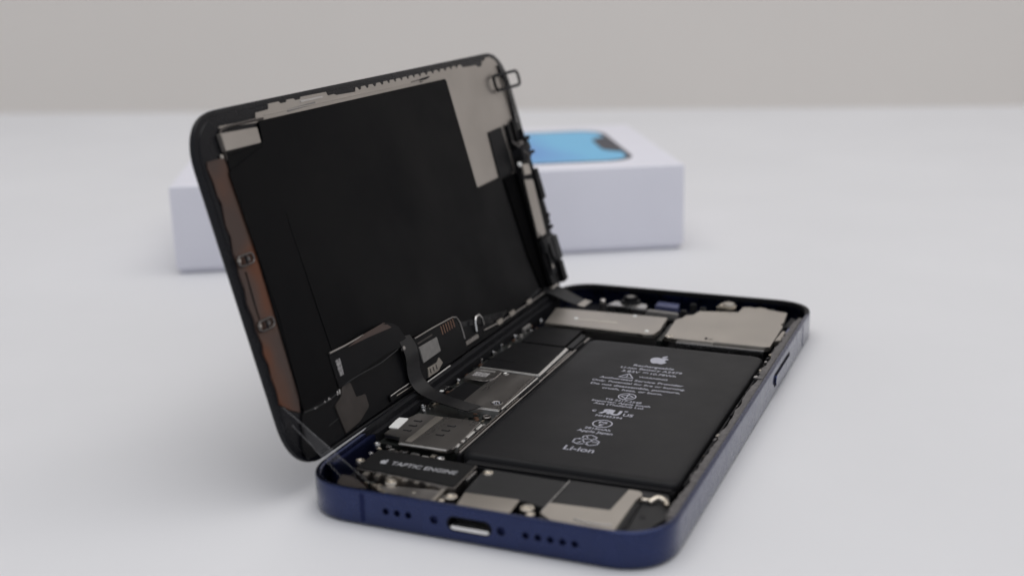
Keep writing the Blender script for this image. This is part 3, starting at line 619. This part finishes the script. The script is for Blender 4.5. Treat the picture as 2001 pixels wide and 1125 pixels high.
prism('edge_strip', rpoly(rect(36.4, 2.0, 46.2, 3.6), .4), 2.05, 2.6, 'black', disp, .1)
tube('edge_wire', [(36.6, 3.3, 2.65), (40, 3.4, 2.7), (46.0, 3.3, 2.65)], .16, 'steel', disp)
tube('edge_wire', [(39, 2.6, 2.65), (46.0, 2.5, 2.65)], .12, 'plate', disp)
tube('lower_rim', [(86, 3.6, 2.2), (98, 2.9, 2.2), (112, 2.8, 2.2), (126, 2.9, 2.2)], .22, 'shield', disp)
for v0 in (93.5, 101.5, 113): prism('rim_tab', rpoly(rect(v0, 2.6, v0+3.2, 3.8), .3), 2.1, 2.55, 'plate', disp, .1)
lathe('solder_dot', 46.4, 11.0, [(.7, 2.9), (.6, 3.3), (.2, 3.4)], 'shield', disp)
tube('hinge_gasket', [(9, .75, 1.5), (40, .7, 1.55), (80, .7, 1.55), (120, .7, 1.5), (136, .8, 1.5)], .3, 'spk', disp)
# far short side: earpiece and sensor chain
prism('sensor_film', rpoly([(119.2, 49.9), (127.8, 50.2), (128.2, 37.4), (118.4, 37.4)], .5), 1.84, 2.15, 'black', disp, .08)
tube('wire_loop', [(x, y, 3.0) for x, y in rrect(129.6, 59.9, 146.2, 64.0, 1.5, 5)], .42, 'black', disp, True)
tube('side_rail', [(136.6, 66.6, 2.0), (137.6, 62, 2.4), (137.9, 55, 2.3), (137.4, 48, 2.2)], .42, 'pit', disp)
tube('glass_edge_gasket', [(137.8, 66.6, 1.7), (139.6, 60, 1.7), (139.6, 50, 1.7)], .3, 'shield', disp)
ear = prism('earpiece_module', rpoly([(129.3, 36.5), (131.0, 43.6), (135.4, 44.2), (137.6, 48.0), (138.2, 44), (137.6, 40), (138.0, 37.6), (137.8, 30), (137.4, 29), (137.6, 26), (137.2, 25), (137.4, 22), (137.0, 21), (137.2, 12), (136.4, 3.6), (129.4, 3.4), (128.2, 12), (129.6, 18)], .4), 1.7, 3.7, 'black', disp, .3)
prism('sensor_frame', rpoly([(130.2, 50.2), (131.4, 50.4), (131.4, 44.9), (134.2, 44.9), (134.2, 50.6), (136.6, 51.4), (137.4, 44), (130.0, 43.6)], .3), 1.84, 3.0, 'black', disp, .12)
prism('earpiece_plate', rpoly([(129.3, 34.4), (134.9, 33.6), (133.6, 17.9), (127.9, 17.9)], .6), 3.6, 4.0, 'lidplate', ear, .15)
prism('earpiece_cap', rpoly([(130.4, 38.6), (134.8, 38.2), (135.0, 35.2), (130.2, 35.6)], .4), 3.6, 4.1, 'plate', ear, .2)
lathe('solder_dot', 129.6, 38.8, [(.75, 3.4), (.7, 4.0), (.3, 4.2)], 'white', ear)
prism('shade_band', rpoly([(119.6, 36.8), (128.4, 37.0), (128.2, 4.2), (124.0, 4.2), (121.5, 14)], .6), 2.15, 2.6, 'shade_black', disp, .15)  # shade beside the earpiece, put in as a near-black slab
prism('shade_wall', rpoly([(126.9, 37.0), (129.0, 37.0), (128.6, 4.0), (126.8, 4.4)], .3), 2.2, 3.6, 'shade_black', disp, .2)  # raised side of the same painted shade
# brackets and teeth standing proud of the module's outer side
for (v0, v1, u0, u1, w0, w1, mm) in ((136.4, 139.9, 44.2, 45.6, 2.4, 4.4, 'pit'), (136.6, 140.2, 40.2, 41.4, 2.4, 4.6, 'pit'), (136.2, 139.6, 41.4, 44.2, 2.2, 4.0, 'spk'),
        (136.4, 139.6, 27.0, 36.2, 1.8, 4.4, 'black'), (137.0, 139.5, 21.6, 23.0, 2.0, 4.2, 'pit'), (137.0, 139.2, 18.4, 19.6, 2.0, 4.4, 'pit'),
        (136.2, 139.0, 19.6, 27.0, 1.8, 3.9, 'black'), (134.8, 138.6, 9.4, 16.6, 2.2, 5.0, 'spk'), (135.4, 138.4, 3.0, 9.2, 2.0, 4.8, 'black'), (131.0, 134.6, 43.6, 45.0, 2.2, 4.6, 'dim'),
        (130.4, 136.2, 39.4, 43.4, 2.2, 5.0, 'pit'), (129.0, 131.0, 12.8, 17.0, 3.0, 4.6, 'spk')):
    prism('sensor_bracket', rpoly([(v0, u0), (v1, u0+.3), (v1-.3, u1), (v0, u1-.2)], .35), w0, w1, mm, disp, .25)
prism('bracket_plate', rpoly([(130.6, 17.2), (136.6, 17.4), (138.4, 12), (137.2, 9.0), (134.2, 9.6), (131.6, 13)], .5), 3.7, 4.7, 'spk', disp, .2)
for v0, u0, u1 in ((131.4, 10.5, 15.2), (134.0, 5.4, 9.6)): prism('bracket_slot', rpoly(rect(v0, u0, v0+1.1, u1), .3), 4.6, 4.78, 'shade_black', disp, .05)
tube('sensor_wire', catmull([(129.8, 45.5, 3.2), (131.6, 42.5, 4.6), (133.4, 40.4, 5.2), (133.6, 38.4, 4.4)], 6), .3, 'dim', disp)
tube('sensor_wire', catmull([(128.8, 20, 3.6), (129.8, 15.5, 4.5), (130.2, 11, 4.6), (129.8, 6.5, 4.2)], 6), .28, 'spk', disp)
prism('sensor_cap', rpoly([(130.2, 12.4), (134.6, 12.0), (134.0, 6.4), (130.6, 6.4)], .5), 3.6, 4.2, 'pit', ear, .2)
lathe('sensor_dot', 131.2, 8.8, [(.7, 4.1), (.6, 4.4), (.2, 4.45)], 'plate', ear)
tube('edge_clip', catmull([(137.0, 14.8, 3.2), (139.4, 14.8, 3.4), (140.2, 12.6, 3.4), (139.0, 10.6, 3.3), (137.0, 11.0, 3.2)], 4), .34, 'shield', disp)
prism('foot_clip', rpoly(rect(129.0, 1.8, 133.6, 3.6), .4), 2.2, 3.4, 'plate', disp, .2)

# ribbon cables (world millimetres, then into the display's frame)
inv = disp.matrix_world.inverted()
def wribbon(name, Lp_, Rp_, th, m):
    o = ribbon(name, Lp_, Rp_, th, m, None); o.data.transform(inv); o.parent = disp; return o
def V(t): return tuple(t)
wribbon('display_flex_cable',
        [V(lidpt(45.4, 14.0, 2.9)), V(lidpt(45.8, 9.6, 3.3)), (-1.2, 48.6, 10.6), (1.0, 47.8, 8.0), (5.2, 46.4, 7.0), (10.5, 45.0, 6.6), (14.8, 44.8, 6.05)],
        [V(lidpt(50.8, 13.0, 2.9)), V(lidpt(51.6, 9.4, 3.3)), (-.4, 53.0, 10.8), (2.0, 52.0, 8.3), (6.0, 50.2, 7.3), (11.0, 48.9, 6.8), (16.6, 48.6, 6.05)], .16, 'flex')
wribbon('sensor_flex_cable',
        [V(lidpt(124.5, 3.6, 2.4)), (-.4, 129.0, 8.6), (2.6, 128.0, 8.2), (6.6, 127.0, 7.2), (10.8, 126.0, 6.4)],
        [V(lidpt(131.5, 3.6, 2.4)), (0.0, 136.0, 8.8), (3.2, 135.0, 8.3), (7.0, 133.6, 7.2), (11.2, 131.4, 6.4)], .2, 'spk')
wribbon('cable_stiffener', [(10.4, 126.0, 6.6), (11.6, 125.6, 6.45), (12.6, 125.4, 6.4)], [(10.6, 131.6, 6.6), (11.8, 131.4, 6.45), (12.8, 131.2, 6.4)], .3, 'plate')

# ------------------------------------------------------------------ clear film strip at the near corner
A1, A2 = lidpt(1.4, 13.6, 2.2), lidpt(2.4, 9.6, 2.2)
st = ribbon('plastic_strip', [V(A1), V(A1*.55 + Vector((13.6, 4.3, 6.6))*.45), (13.6, 4.3, 6.6)], [V(A2), V(A2*.55 + Vector((6.8, 5.2, 6.6))*.45), (6.8, 5.2, 6.6)], .14, 'clear', None)
tube('strip_edge', [V(A1), (13.6, 4.3, 6.6)], .1, 'filmedge', st); tube('strip_edge', [V(A2), (6.8, 5.2, 6.6)], .09, 'filmedge', st)
st['label'] = 'clear plastic strip stretched between the display corner and the blue body corner'; st['category'] = 'plastic strip'
